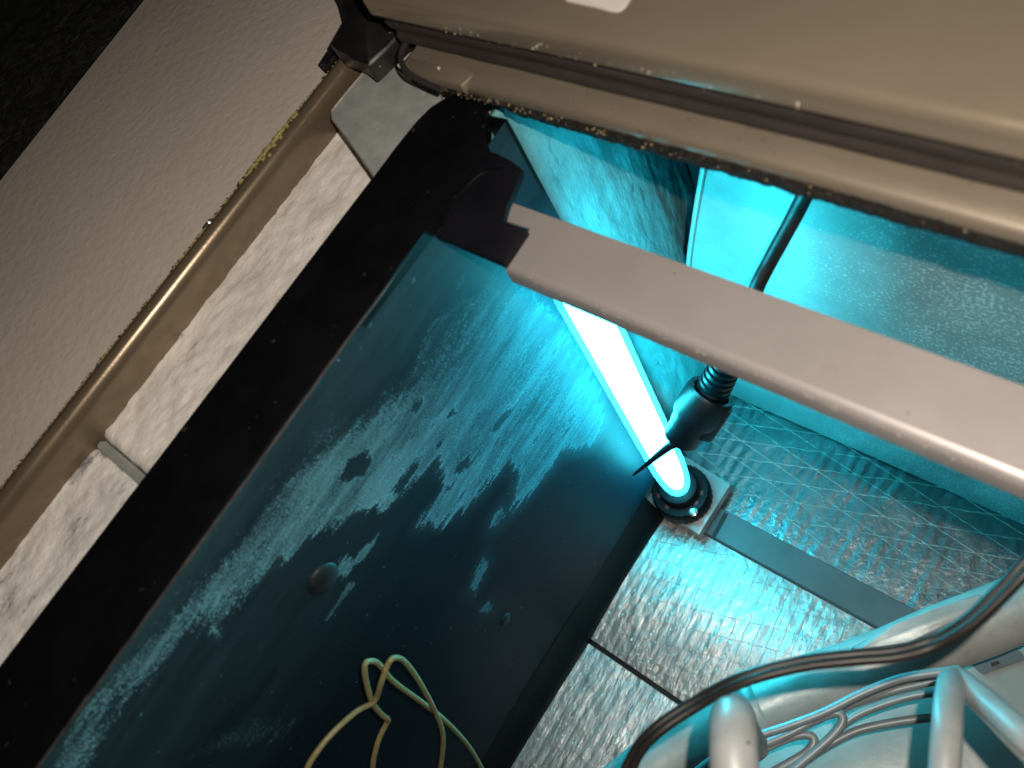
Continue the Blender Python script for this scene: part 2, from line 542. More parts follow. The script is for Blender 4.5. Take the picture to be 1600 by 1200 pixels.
bm = bmesh.new(); sheet_xy(bm, -0.075, 0.40, -0.0885, 0.064, 230, 80, h_up)
o = obj('foil_insulation_board', bm, M['foil_upper'], smooth=True, sharp=60)
tag(o, 'dull foil insulation board with crossing scrim threads, behind the grey bar', 'insulation board', G_F)
bm = bmesh.new()
thread_set(bm, math.radians(-9.8), 0.0145, -0.045, 0.40, -0.088, 0.063, h_up)
thread_set(bm, math.radians(18.5), 0.0145, -0.045, 0.40, -0.088, 0.063, h_up, jag=0.0008)
tag(obj('scrim_thread', bm, M['thread'], o), kind='stuff')

bm = bmesh.new(); sheet_xy(bm, 0.000, 0.40, -0.2265, -0.1125, 260, 110, h_mid)
o = obj('foil_insulation_board', bm, M['foil_mid'], smooth=True, sharp=60)
tag(o, 'bright wrinkled foil board between the grey bar and the dark seam', 'insulation board', G_F)
bm = bmesh.new()
thread_set(bm, math.radians(-83), 0.0085, 0.0, 0.40, -0.226, -0.113, h_mid, w=0.0004, jag=0.0012)
thread_set(bm, math.radians(18), 0.015, 0.0, 0.40, -0.226, -0.113, h_mid, w=0.0003)
tag(obj('scrim_thread', bm, M['thread'], o), kind='stuff')

bm = bmesh.new(); sheet_xy(bm, 0.000, 0.40, -0.45, -0.2305, 220, 150, h_low)
o = obj('foil_insulation_board', bm, M['foil_low'], smooth=True, sharp=60)
tag(o, 'grey foil board at the bottom beside the black pan, below the dark seam', 'insulation board', G_F)
bm = bmesh.new()
thread_set(bm, math.radians(-83), 0.0085, 0.0, 0.40, -0.45, -0.231, h_low, w=0.0004, jag=0.0012)
tag(obj('scrim_thread', bm, M['thread'], o), kind='stuff')

def dots(x0, x1, y0, y1, dx, dy, hz, sd):
    bm = bmesh.new()
    random.seed(sd)
    j = 0
    y = y0
    while y < y1:
        x = x0 + (j % 2) * dx / 2
        while x < x1:
            if random.random() < 0.62:
                px = x + random.gauss(0, dx * 0.12) - (y - y0) * 0.12; py = y + random.gauss(0, dy * 0.12)
                if x0 < px < x1:
                    r = 0.00055 + 0.0008 * random.random() ** 2
                    z = hz(px, py)
                    c = bm.verts.new((px, py, z + r * 0.7))
                    ring = [bm.verts.new((px + math.cos(a) * r * 1.1, py + math.sin(a) * r * 1.5, z - 0.0003)) for a in (0, 1.05, 2.1, 3.14, 4.19, 5.24)]
                    for k in range(6):
                        bm.faces.new((ring[k], ring[(k + 1) % 6], c))
            x += dx
        y += dy
        j += 1
    return bm
for ob_, hz_, (ya, yb_), sd in [(bpy.data.objects['foil_insulation_board.001'], h_mid, (-0.224, -0.115), 1), (bpy.data.objects['foil_insulation_board.002'], h_low, (-0.44, -0.234), 2)]:
    tag(obj('embossed_dot', dots(0.004, 0.36, ya, yb_, 0.0085, 0.0036, hz_, sd), M['thread'], ob_, smooth=True, sharp=80), kind='stuff')

# ------------------------------------------------------------------ walls of the cabinet
def sheet_grid(bm, f, nu, nv):
    g = [[bm.verts.new(f(i / nu, j / nv)) for i in range(nu + 1)] for j in range(nv + 1)]
    for j in range(nv):
        for i in range(nu):
            bm.faces.new((g[j][i], g[j][i + 1], g[j + 1][i + 1], g[j + 1][i]))

bm = bmesh.new()
def side(u, v):
    # foil lining of the side, running on past the pan and behind the free edge of the galvanised sheet
    y = -0.39 + u * 0.46
    return (-0.016 - 2.3 * max(0.0, y + 0.03) ** 2 + 0.0012 * fbm(y * 40, v * 8) + 0.0004 * fbm(y * 160, v * 30), y, -0.012 + v * 0.405)
sheet_grid(bm, side, 220, 100)
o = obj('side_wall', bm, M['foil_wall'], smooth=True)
tag(o, 'streaked foil-lined side wall past the end of the black pan', 'cabinet wall', kind='thing')
md = o.modifiers.new('thickness', 'SOLIDIFY'); md.thickness = 0.003; md.offset = 1

bm = bmesh.new()
box(bm, (-0.09, 0.066, -0.012), (0.50, 0.070, 0.4350))
o = obj('back_wall', bm, M['dark_metal'])
tag(o, 'dark back sheet of the cabinet behind the galvanised panel', 'cabinet wall', kind='thing')

pan_outline = [(0.0415,0.0000,0.3191), (0.0373,0.0000,0.3050), (0.0237,0.0000,0.2626), (0.0081,0.0000,0.2098), (-0.0084,0.0000,0.1455), (-0.0239,0.0000,0.0783), (-0.0305,0.0000,0.0350), (-0.0301,0.0000,0.0057), (-0.0205,0.0000,-0.0021), (-0.0039,-0.0000,0.0031), (0.0448,0.0000,0.0022), (0.1200,0.0000,0.0031), (0.2267,0.0000,-0.0001), (0.2880,-0.0000,-0.0019)]
pan_outline = pan_outline + [(0.42, 0.0, 0.0), (0.42, 0.0, 0.42), (0.035, 0.0, 0.42)]
bm = bmesh.new()
slab(bm, pan_outline, (0, 0.0035, 0), 0.0012)
t = thing('galvanised_panel', 'tall galvanised sheet with speckled bloom, rounded lower corner, crossed by a black cable', 'metal panel')
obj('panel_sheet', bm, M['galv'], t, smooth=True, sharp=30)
# folded edge bead along the slanting left edge
bm = bmesh.new()
bead = [(0.0446,-0.0015,0.3270), (0.0386,-0.0015,0.3073), (0.0255,-0.0015,0.2654), (0.0101,-0.0015,0.2130), (-0.0062,-0.0015,0.1493), (-0.0215,-0.0015,0.0826), (-0.0280,-0.0015,0.0398), (-0.0272,-0.0015,0.0122), (-0.0178,-0.0015,0.0045), (-0.0022,-0.0015,0.0075)]
tube(bm, bead, 0.0016, 8, 6)
obj('folded_edge', bm, M['galv'], t, smooth=True)

# ------------------------------------------------------------------ black drain pan
ZR = 0.4015
pan = thing('drain_pan', 'long black plastic drain pan with mineral crust on its inner wall', 'drain pan')
rim = [(-0.0438,-0.3750,0.4015), (-0.0437,-0.3534,0.4015), (-0.0413,-0.1110,0.4015), (-0.0414,-0.0941,0.4015), (-0.0414,-0.0794,0.4015), (-0.0396,-0.0707,0.4015), (-0.0353,-0.0636,0.4015), (-0.0290,-0.0593,0.4015), (-0.0226,-0.0577,0.4015), (-0.0173,-0.0588,0.4015), (-0.0120,-0.0639,0.4015), (-0.0054,-0.0716,0.4015), (0.0016,-0.0823,0.4015), (0.0014,-0.0947,0.4015), (0.0019,-0.1252,0.4015), (-0.0001,-0.2030,0.4015), (-0.0025,-0.3663,0.4015), (-0.0028,-0.3864,0.4015)]
bm = bmesh.new()
slab(bm, rim, (0, 0, -0.006), 0.0012)
obj('rim', bm, M['pan_rim'], pan, smooth=True, sharp=30)
# worn pale arris where the rim meets the wall
bm = bmesh.new()
ed = [(0.0009 + 0.0004 * fbm(y * 60, 3), y, ZR - 0.0016) for y in [-0.42 + 0.31 * i / 60 for i in range(61)]]
tube(bm, ed, 0.0007, 6, 1, wob=0.5)
obj('rim_edge', bm, surf('worn_edge', (0.028, 0.028, 0.029), 0.5, 0, 0.6, 200), pan)

def sdf_poly(P, poly):
    """signed distance (positive inside) of points P (n,2) to a closed polygon."""
    poly = np.array(poly)
    d = np.full(len(P), 1e9)
    ins = np.zeros(len(P), bool)
    for a, b in zip(poly, np.roll(poly, -1, 0)):
        e = b - a; wv = P - a
        t_ = np.clip((wv @ e) / (e @ e + 1e-12), 0, 1)
        q = wv - t_[:, None] * e
        d = np.minimum(d, (q * q).sum(1))
        c = (a[1] > P[:, 1]) != (b[1] > P[:, 1])
        with np.errstate(divide='ignore', invalid='ignore'):
            xx = (b[0] - a[0]) * (P[:, 1] - a[1]) / (b[1] - a[1]) + a[0]
        ins ^= c & (P[:, 0] < xx)
    return np.where(ins, 1, -1) * np.sqrt(d)

yz = lambda L: [(p[1], p[2]) for p in L]
CRUST = [  # (outline on the wall, softness in m, weight)
 (yz([(0.0000,-0.1051,0.3410), (0.0000,-0.1094,0.3466), (0.0000,-0.1228,0.3463), (0.0000,-0.1417,0.3456), (0.0000,-0.1617,0.3494), (0.0000,-0.1819,0.3549), (0.0000,-0.1991,0.3626), (0.0000,-0.2144,0.3711), (0.0000,-0.2249,0.3764), (0.0000,-0.2368,0.3797), (0.0000,-0.2496,0.3775), (0.0000,-0.2617,0.3780), (-0.0000,-0.2761,0.3819), (0.0000,-0.2927,0.3850), (0.0000,-0.3076,0.3891), (0.0000,-0.3219,0.3930), (-0.0000,-0.3380,0.3948), (0.0000,-0.3546,0.3929), (-0.0000,-0.3685,0.3903), (0.0000,-0.3628,0.3804), (0.0000,-0.3459,0.3837), (0.0000,-0.3280,0.3812), (0.0000,-0.3081,0.3783), (0.0000,-0.3000,0.3740), (0.0000,-0.2976,0.3656), (0.0000,-0.2852,0.3613), (-0.0000,-0.2715,0.3557), (0.0000,-0.2653,0.3506), (0.0000,-0.2548,0.3474), (0.0000,-0.2470,0.3434), (0.0000,-0.2407,0.3347), (-0.0000,-0.2331,0.3295), (0.0000,-0.2258,0.3208), (0.0000,-0.2256,0.3118), (0.0000,-0.2175,0.3091), (0.0000,-0.2058,0.3071), (0.0000,-0.1937,0.3018), (0.0000,-0.2002,0.2788), (0.0000,-0.2164,0.2813), (0.0000,-0.2253,0.2829), (0.0000,-0.2165,0.2651), (0.0000,-0.2044,0.2534), (0.0000,-0.1930,0.2479), (0.0000,-0.1794,0.2449), (0.0000,-0.1676,0.2388), (0.0000,-0.1677,0.2236), (0.0000,-0.1893,0.2060), (0.0000,-0.1782,0.1999), (0.0000,-0.1553,0.1938), (0.0000,-0.1413,0.1933), (-0.0000,-0.1319,0.1775), (-0.0000,-0.1207,0.1633), (0.0000,-0.1061,0.1690), (0.0000,-0.0987,0.1979), (0.0000,-0.0933,0.2469), (0.0000,-0.0948,0.2784), (0.0000,-0.0970,0.3004)]), 0.010, 0.95),
 (yz([(0.0000,-0.1279,0.3552), (0.0000,-0.1386,0.3597), (0.0000,-0.1515,0.3636), (0.0000,-0.1613,0.3610), (0.0000,-0.1682,0.3549), (0.0000,-0.1769,0.3551), (0.0000,-0.1809,0.3550), (0.0000,-0.1713,0.3498), (0.0000,-0.1533,0.3471), (0.0000,-0.1380,0.3456), (0.0000,-0.1284,0.3459)]), 0.008, 0.45),
 (yz([(0.0000,-0.0932,0.2758), (0.0000,-0.1488,0.3019), (-0.0000,-0.1806,0.3045), (0.0000,-0.1860,0.2822), (0.0000,-0.1722,0.2686), (0.0000,-0.1448,0.2539), (0.0000,-0.1151,0.2381), (-0.0000,-0.0981,0.2059)]), 0.012, 0.7),
 (yz([(0.0000,-0.1001,0.3002), (0.0000,-0.1054,0.3324), (0.0000,-0.1193,0.3362), (0.0000,-0.1497,0.3312), (0.0000,-0.1488,0.3019), (0.0000,-0.1154,0.2704)]), 0.02, 0.45),
 (yz([(0.0000,-0.2526,0.3161), (0.0000,-0.2543,0.3103), (0.0000,-0.2595,0.3079), (0.0000,-0.2636,0.3105), (0.0000,-0.2616,0.3155), (0.0000,-0.2562,0.3203)]), 0.006, 0.75),
 (yz([(0.0000,-0.2369,0.3065), (0.0000,-0.2440,0.3086), (-0.0000,-0.2506,0.3098), (-0.0000,-0.2543,0.3080), (0.0000,-0.2509,0.3060), (-0.0000,-0.2426,0.3042)]), 0.005, 0.7),
 (yz([(0.0000,-0.2604,0.2988), (0.0000,-0.2695,0.3001), (0.0000,-0.2804,0.3022), (0.0000,-0.2825,0.3037), (0.0000,-0.2739,0.3037), (0.0000,-0.2641,0.3033)]), 0.005, 0.5),
 (yz([(0.0000,-0.2178,0.2065), (0.0000,-0.2212,0.1960), (0.0000,-0.2311,0.1925), (0.0000,-0.2406,0.1905), (0.0000,-0.2393,0.1988), (0.0000,-0.2279,0.2044)]), 0.005, 0.6),
 (yz([(0.0000,-0.1914,0.2178), (0.0000,-0.1931,0.2104), (0.0000,-0.1997,0.2106), (0.0000,-0.2038,0.2162), (0.0000,-0.1980,0.2207)]), 0.005, 0.8),
 (yz([(0.0000,-0.2398,0.1664), (-0.0000,-0.2431,0.1576), (-0.0000,-0.2483,0.1643), (0.0000,-0.2470,0.1740)]), 0.004, 0.5),
 (yz([(0.0000,-0.3354,0.2781), (0.0000,-0.3400,0.2796), (0.0000,-0.3462,0.2932), (0.0000,-0.3512,0.3155), (0.0000,-0.3566,0.3270), (-0.0000,-0.3504,0.3246), (-0.0000,-0.3429,0.3103), (0.0000,-0.3369,0.2927)]), 0.010, 0.28),
 (yz([(0.0000,-0.2032,0.3808), (0.0000,-0.2058,0.3731), (0.0000,-0.2156,0.3737), (0.0000,-0.2219,0.3773), (0.0000,-0.2194,0.3822), (0.0000,-0.2093,0.3837)]), 0.012, 0.35),
 (yz([(0.0000,-0.1408,0.3911), (0.0000,-0.1414,0.3881), (0.0000,-0.1442,0.3892), (0.0000,-0.1443,0.3924)]), 0.003, 0.7),
 (yz([(0.0000,-0.1673,0.3949), (0.0000,-0.1680,0.3930), (0.0000,-0.1706,0.3941), (0.0000,-0.1693,0.3961)]), 0.002, 0.6),
 (yz([(0.0000,-0.1752,0.3923), (0.0000,-0.1776,0.3892), (0.0000,-0.1806,0.3907), (0.0000,-0.1783,0.3933)]), 0.004, 0.5),
 (yz([(0.0000,-0.2992,0.3679), (0.0000,-0.3013,0.3598), (0.0000,-0.3053,0.3576), (0.0000,-0.3025,0.3656)]), 0.004, 0.9),
 (yz([(0.0000,-0.1223,0.3655), (0.0000,-0.1256,0.3625), (0.0000,-0.1307,0.3623), (0.0000,-0.1266,0.3651)]), 0.003, 0.5),
]
HOLES = [yz(h) for h in (
 [(0.0000,-0.2092,0.3484), (0.0000,-0.2115,0.3419), (0.0000,-0.2191,0.3399), (0.0000,-0.2251,0.3466), (0.0000,-0.2247,0.3538), (0.0000,-0.2172,0.3554)],
 [(0.0000,-0.1761,0.3389), (0.0000,-0.1771,0.3351), (0.0000,-0.1831,0.3365), (0.0000,-0.1835,0.3410)],
 [(0.0000,-0.1697,0.3131), (0.0000,-0.1702,0.3095), (0.0000,-0.1733,0.3112), (0.0000,-0.1741,0.3145)],
 [(0.0000,-0.1989,0.3124), (0.0000,-0.2050,0.3095), (0.0000,-0.2162,0.3106), (0.0000,-0.2212,0.3141), (0.0000,-0.2131,0.3163), (0.0000,-0.2040,0.3159)],
 [(0.0000,-0.1816,0.2763), (0.0000,-0.1864,0.2737), (0.0000,-0.1922,0.2801), (0.0000,-0.1876,0.2840)],
 [(0.0000,-0.1478,0.2686), (0.0000,-0.1527,0.2659), (0.0000,-0.1637,0.2677), (0.0000,-0.1644,0.2728), (0.0000,-0.1560,0.2728)],
 [(0.0000,-0.1850,0.3059), (0.0000,-0.1865,0.3026), (0.0000,-0.1895,0.3043), (0.0000,-0.1889,0.3080)])]
ny, nzv = 250, 230
Y0, Y1, Z0, Z1 = -0.43, -0.0645, 0.040, 0.3985
ys = np.linspace(Y0, Y1, ny + 1); zs = np.linspace(Z0, Z1, nzv + 1)
YY, ZZ = np.meshgrid(ys, zs)
PP = np.stack([YY.ravel(), ZZ.ravel()], 1)
halo = np.zeros(len(PP)); softm = np.zeros(len(PP)); best = np.full(len(PP), -1.0); wgt = np.zeros(len(PP)); wsum = np.zeros(len(PP)) + 1e-6
for poly, soft, wt in CRUST:
    sd = sdf_poly(PP, poly) / soft
    best = np.maximum(best, np.clip(sd, -1, 1))
    k = np.clip(sd + 1.0, 0, 1) ** 2
    if len(poly) > 50:   # feathered along its upper shore
        up = poly[2:26]
        du = np.min([np.hypot(*(PP - (np.array(a) * (1 - t_) + np.array(b) * t_)).T) for a, b in zip(up, up[1:]) for t_ in (0, .33, .67)], axis=0)
        softm = np.maximum(softm, np.exp(-(du / 0.013) ** 2) * 0.95)
    halo = np.maximum(halo, np.clip(1 + sd * soft / 0.016, 0, 1) ** 1.5 * min(1, wt))
    softm = np.maximum(softm, np.clip(1.5 + sd, 0, 1) * (1.0 if wt < 0.4 else 0.0))
    wgt += k * wt * wt; wsum += k * wt
wgt = np.where(wsum > 1e-4, wgt / wsum, 0.4)
wgt *= np.clip(0.22 + 0.78 * np.abs(PP[:, 0] + 0.0968) / 0.13, 0.3, 1.0)   # crust colour faded towards the lamp, to hold down its glare
for h in HOLES:
    best = np.minimum(best, np.clip(-sdf_poly(PP, h) / 0.005, -1, 1))
verts = []
DIMP = [((-0.300, 0.245), 0.012)]
for y, z in PP:
    # shallow moulding waves, and the chamfer into the shelf at the foot
    verts.append((0.0008 * math.sin(y * 30) * math.sin(z * 20), y, z))
faces = []
W = ny + 1
for j in range(nzv):
    for i in range(ny):
        a = j * W + i
        faces.append((a, a + 1, a + W + 1, a + W))
me = bpy.data.meshes.new('side_panel')
me.from_pydata(verts, [], faces)
at = me.attributes.new('crust', 'FLOAT', 'POINT'); at.data.foreach_set('value', best.astype(np.float32))
at = me.attributes.new('crust_halo', 'FLOAT', 'POINT'); at.data.foreach_set('value', halo.astype(np.float32))
at = me.attributes.new('crust_soft', 'FLOAT', 'POINT'); at.data.foreach_set('value', softm.astype(np.float32))
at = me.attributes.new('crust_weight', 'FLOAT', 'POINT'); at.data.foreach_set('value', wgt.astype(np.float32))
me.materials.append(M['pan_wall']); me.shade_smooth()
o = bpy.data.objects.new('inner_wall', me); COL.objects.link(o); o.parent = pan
# foot: chamfer and shelf down to the boards, end wall, outer wall
bm = bmesh.new()
extrude_y(bm, [(0.0, 0.0402), (0.0012, 0.036), (0.006, 0.014), (0.0085, 0.0105), (0.0088, -0.006)], Y0, -0.1155, 60)
obj('foot', bm, M['pan_rim'], pan, smooth=True, sharp=50)
bm = bmesh.new()
slab(bm, [(-0.0005, Y1 + 0.0002, -0.01), (-0.0005, Y1 + 0.0002, 0.3985), (-0.034, Y1 + 0.0002, 0.3955), (-0.034, Y1 + 0.0002, -0.01)], (0, -0.002, 0))
obj('end_wall', bm, M['pan_rim'], pan)
# moulded knock-out dimples
kp = [(0.0000,-0.2668,0.3221), (0.0000,-0.2449,0.1335)]
for (c, r) in zip(kp, (0.0085, 0.005)):
    bm = bmesh.new()
    pr = [(r * math.cos(q), -0.0006 + r * 0.38 * math.sin(q)) for q in (0, .25, .5, .8, 1.1, 1.35, 1.54)]
    lathe(bm, pr, c, 32, Vector((1, 0, 0)))
    obj('moulded_boss', bm, M['boss'], pan, smooth=True)

# ------------------------------------------------------------------ black clip that holds the beam
bm = bmesh.new()
pts = [(0.0025,-0.1236,0.3970), (-0.0002,-0.1017,0.3970), (-0.0023,-0.0803,0.3970), (0.0045,-0.0803,0.3970), (0.0138,-0.0815,0.3970), (0.0211,-0.0835,0.3970), (0.0246,-0.0996,0.3970), (0.0279,-0.1078,0.3970), (0.0400,-0.1072,0.3970), (0.0404,-0.1238,0.3970)]
slab(bm, pts, (0, 0, -0.0035), 0.0005)
o = obj('beam_clip', bm, M['block'], smooth=True, sharp=30)
tag(o, 'black plastic clip on the pan wall holding the end of the grey beam', 'clip')
# curved web behind it, part of the clip
bm = bmesh.new()
tube(bm, [(0.0032,-0.1188,0.3972), (0.0023,-0.1131,0.3972), (0.0015,-0.1047,0.3972), (0.0023,-0.0963,0.3972), (0.0053,-0.0898,0.3972), (0.0115,-0.0858,0.3972)], 0.0007, 6, 5)
obj('clip_web', bm, M['pan_rim'], o, smooth=True, sharp=30)

# ------------------------------------------------------------------ grey cross beam
beam = thing('cross_beam', 'grey painted metal beam running across the opening above the lamp', 'beam')
top_l = [(0.0108,-0.0917,0.3800), (0.0136,-0.0993,0.3800), (0.0281,-0.0985,0.3800), (0.0263,-0.1162,0.3800), (0.0309,-0.1210,0.3800)]
bm = bmesh.new()
yb, yf = -0.0905, -0.1185
top = [(p[0], p[1], 0.380) for p in top_l[:4]]
slab(bm, [(0.40, yb, 0.380), (0.40, yf + 0.003, 0.380), (top_l[3][0] + 0.0015, yf + 0.003, 0.380), (top[3][0], yf + 0.0055, 0.380), (top[2][0], top[2][1], 0.380), (top[1][0], top[1][1], 0.380), (top[0][0], yb, 0.380)], (0, 0, -0.0012))
# rolled front edge and lip, closed section
sec = [(yf + 0.0030, 0.3800), (yf + 0.0014, 0.3796), (yf + 0.0002, 0.3786), (yf - 0.0006, 0.3768), (yf - 0.0008, 0.3700), (yf + 0.0006, 0.3696), (yf + 0.0010, 0.3765), (yf + 0.0030, 0.3788)]
r_ = extrude_x(bm, sec + sec[:1], top_l[3][0] + 0.0020, 0.40, 30)
bm.faces.new(r_[0][:-1]); bm.faces.new(r_[-1][:-1])
sec = [(yb, 0.3795), (yb + 0.0006, 0.379), (yb + 0.0006, 0.366), (yb - 0.0006, 0.366)]
r_ = extrude_x(bm, sec + sec[:1], top[0][0], 0.40, 4)
bm.faces.new(r_[0][:-1]); bm.faces.new(r_[-1][:-1])
bmesh.ops.remove_doubles(bm, verts=bm.verts, dist=0.00005)
o = obj('beam_channel', bm, M['beam'], beam, smooth=True, sharp=35)
# chipped, dusty front arris
bm = bmesh.new()
random.seed(3)
for i in range(520):
    x = 0.04 + random.random() * 0.22
    s = 0.00012 + 0.00022 * random.random() ** 3
    mtx = Matrix.Translation((x, yf - 0.0002 + random.uniform(-.0006, .0008), 0.3776 + random.uniform(-.0012, .0014))) @ Matrix.Diagonal((s * 1.8, s, s, 1))
    bmesh.ops.create_icosphere(bm, subdivisions=1, radius=1, matrix=mtx)
tag(obj('edge_dust', bm, surf('beam_dust', (0.36, 0.325, 0.30), 0.9, 0, 0.3, 200), beam), kind='stuff')

# ------------------------------------------------------------------ lamp bracket and bar
br = thing('lamp_bracket', 'flat grey bar with a square zinc plate that carries the lamp socket', 'bracket')
bm = bmesh.new()
prof = [(-0.1120, -0.004), (-0.1120, 0.0045), (-0.1112, 0.0055), (-0.0892, 0.0055), (-0.0886, 0.0045), (-0.0886, -0.004)]
extrude_x(bm, prof, -0.010, 0.40, 4)
obj('bar', bm, M['grey_bar'], br, smooth=True, sharp=30)
pl = [(-0.0065,-0.1144,0.0160), (0.0439,-0.1174,0.0160), (0.0448,-0.0706,0.0160), (-0.0045,-0.0665,0.0160)]
bm = bmesh.new()
slab(bm, pl, (0, 0, -0.009), 0.0010)
obj('plate', bm, M['plate'], br, smooth=True, sharp=30)
bm = bmesh.new()
pl2 = [(0.0489,-0.0905,0.0065), (0.0495,-0.1110,0.0065), (0.0523,-0.1112,0.0065), (0.0518,-0.0906,0.0065)]
slab(bm, pl2, (0, 0, -0.002))
obj('slot', bm, M['rubber'], br)

# ------------------------------------------------------------------ UV lamp
LX, LY = 0.0190, -0.0968
TX, TY = ([(0.0263,-0.0929,0.3000)][0][0] - LX) / 0.27, ([(0.0263,-0.0929,0.3000)][0][1] - LY) / 0.27      # the tube leans a little
lamp = thing('uv_lamp', 'lit cyan white ultraviolet tube standing in a black socket', 'lamp')
lamp.location = (0, 0, 0)
bm = bmesh.new()
lathe(bm, [(0.0212, 0.0155), (0.0218, 0.0175), (0.0218, 0.0300), (0.0204, 0.0330), (0.0140, 0.0340)], (LX, LY, 0), 120, ridge=0.022, nr=30)
obj('lock_ring', bm, M['socket'], lamp, smooth=True, sharp=30)
bm = bmesh.new()
lathe(bm, [(0.0150, 0.030), (0.0148, 0.0400), (0.0140, 0.0430), (0.0112, 0.0440), (0.0075, 0.0442)], (LX, LY, 0), 48)
obj('socket_collar', bm, M['socket'], lamp, smooth=True, sharp=30)
for ang in (-2.35, -1.65, -0.2, 0.35):
    bm = bmesh.new()
    a = [Vector((LX + math.cos(ang + s) * r, LY + math.sin(ang + s) * r, 0.0344)) for r, s in ((0.0155, -0.11), (0.0180, -0.10), (0.0180, 0.10), (0.0155, 0.11))]
    slab(bm, a, (0, 0, -0.0012))
    obj('red_mark', bm, M['red'], lamp)
bm = bmesh.new()
lathe(bm, [(0.0030, 0.0444), (0.0050, 0.048), (0.0066, 0.056), (0.0078, 0.070), (0.0086, 0.090), (0.0093, 0.318), (0.006, 0.323)], (LX, LY, 0), 40)
for v in bm.verts:
    v.co.x += TX * (v.co.z - 0.03); v.co.y += TY * (v.co.z - 0.03)
obj('lamp_tube', bm, M['uv'], lamp, smooth=True)
bm = bmesh.new()
lathe(bm, [(0.0088, 0.0444), (0.0104, 0.052), (0.0114, 0.066), (0.0124, 0.085), (0.0124, 0.324), (0.009, 0.331)], (LX, LY, 0), 48)
for v in bm.verts:
    v.co.x += TX * (v.co.z - 0.03); v.co.y += TY * (v.co.z - 0.03)
obj('glass_sleeve', bm, M['sleeve'], lamp, smooth=True)
bm = bmesh.new()
lathe(bm, [(0.0035, 0.0), (0.0035, 0.0016), (0.002, 0.0022)], [(0.0366,-0.1071,0.0338)][0], 20)
obj('screw', bm, M['screw'], lamp, smooth=True)

# ------------------------------------------------------------------ plug and its cable
pc = thing('power_cable', 'black cable with a ribbed plug hanging in front of the lit tube', 'cable')
bm = bmesh.new()
tube(bm, [(0.1191,-0.0220,0.3797), (0.1083,-0.0220,0.3479), (0.1013,-0.0260,0.3270), (0.0934,-0.0360,0.3045), (0.0899,-0.0460,0.2923), (0.0817,-0.0530,0.2610), (0.0715,-0.0580,0.2263)], 0.0036, 16, 8)
obj('cable', bm, M['cable'], pc, smooth=True)
ax = [(0.0729,-0.0570,0.2309), (0.0629,-0.0700,0.2004), (0.0608,-0.0770,0.1927), (0.0527,-0.0980,0.1767), (0.0506,-0.1040,0.1732)]
bm = bmesh.new()
A, B = Vector(ax[0]), Vector(ax[1])
n = 7
L = (B - A).length
pr = [(0.0068, 0)]
for i in range(n):
    h = L * i / n
    pr += [(0.0086 + 0.0002 * i, h + L * .01), (0.0086 + 0.0002 * i, h + L * 0.085), (0.0074 + 0.0002 * i, h + L * 0.095), (0.0074 + .0002 * i, h + L * 0.135)]
pr += [(0.0096, L), (0.0096, L * 1.25)]
lathe(bm, pr, A, 28, (B - A))
obj('strain_relief', bm, M['plug'], pc, smooth=True, sharp=35)
bm = bmesh.new()
A, B = Vector(ax[1]), Vector(ax[3])
D = (B - A).normalized()
L = (B - A).length
lathe(bm, [(0.0100, 0.005), (0.0112, 0.001), (0.0136, 0.0005), (0.0146, 0.003), (0.0147, 0.018), (0.0138, 0.0205), (0.0124, 0.023), (0.0119, L * 0.72), (0.0112, L * 0.76), (0.0110, L * 0.97), (0.0100, L * 1.02), (0.0070, L * 1.03)], A, 36, D)
# locking shoulder on the side of the plug
sidev = ROT @ Vector((0.72, -0.55, 0.1))
sidev = (sidev - D * sidev.dot(D)).normalized()
q = A + D * 0.013 + sidev * 0.0072
tube(bm, [q - D * 0.008, q + D * 0.014], 0.0088, 20, 1)
obj('plug_body', bm, M['plug'], pc, smooth=True, sharp=35)
bm = bmesh.new()
tube(bm, [(0.0527,-0.0980,0.1767), (0.0472,-0.1070,0.1739), (0.0325,-0.1130,0.1481), (0.0102,-0.1170,0.1050)], lambda t: 0.0024 * (1 - t) + 0.0009, 10, 6)
obj('latch_tail', bm, M['plug'], pc, smooth=True)

# ------------------------------------------------------------------ left edge of the opening: boards, rail, cap, clip
G_L = 'foil boards between the rail and the black pan'
def strip_z(x, y, s):
    return 0.384 + 0.0009 * fbm(x * 70, y * 70, s) + 0.0006 * fbm(x * 220, y * 220, s)
def strip(y0, y1, s, mat, label):
    bm = bmesh.new()
    nx, nyy = 36, max(20, int((y1 - y0) / 0.0022))
    sheet_xy(bm, -0.1040, -0.030, y0, y1, nx, nyy, lambda x, y: strip_z(x, y, s) - 0.004 * max(0, 1 - min(y - y0, y1 - y) / 0.004) ** 2, depth=-0.350)
    o = obj('foil_insulation_strip', bm, mat, smooth=True, sharp=60)
    tag(o, label, 'insulation board', G_L)
sl = [(-0.0975,-0.2724,0.3840), (-0.0642,-0.2636,0.3840)]
strip(sl[0][1] + 0.002, -0.02, 2, M['foil_strip'], 'warm pale foil strip under the zinc tab, beside the upper part of the rail')
strip(-0.50, sl[0][1] - 0.0015, 9, foil_mat('mottled_foil', (0.93, 0.90, 0.86), 0.36, 0.0, 80, (1, 0.5, 1), 0.45,
      stain=(75, 0.57, (0.20, 0.21, 0.24)), fine=240), 'mottled blue grey foil strip at the lower end, below the joint')
bm = bmesh.new()
extrude_x(bm, [(sl[0][1] - 0.003, 0.3815), (sl[0][1] - 0.0015, 0.3843), (sl[0][1] + 0.001, 0.3846), (sl[0][1] + 0.0022, 0.3820)], -0.100, -0.032, 20, lambda x, i: (0.0006 * fbm(x * 80, 1), 0))
o = obj('joint_tape', bm, M['zinc'], smooth=True)
tag(o, 'grey taped joint between the two pale foil strips', 'tape')

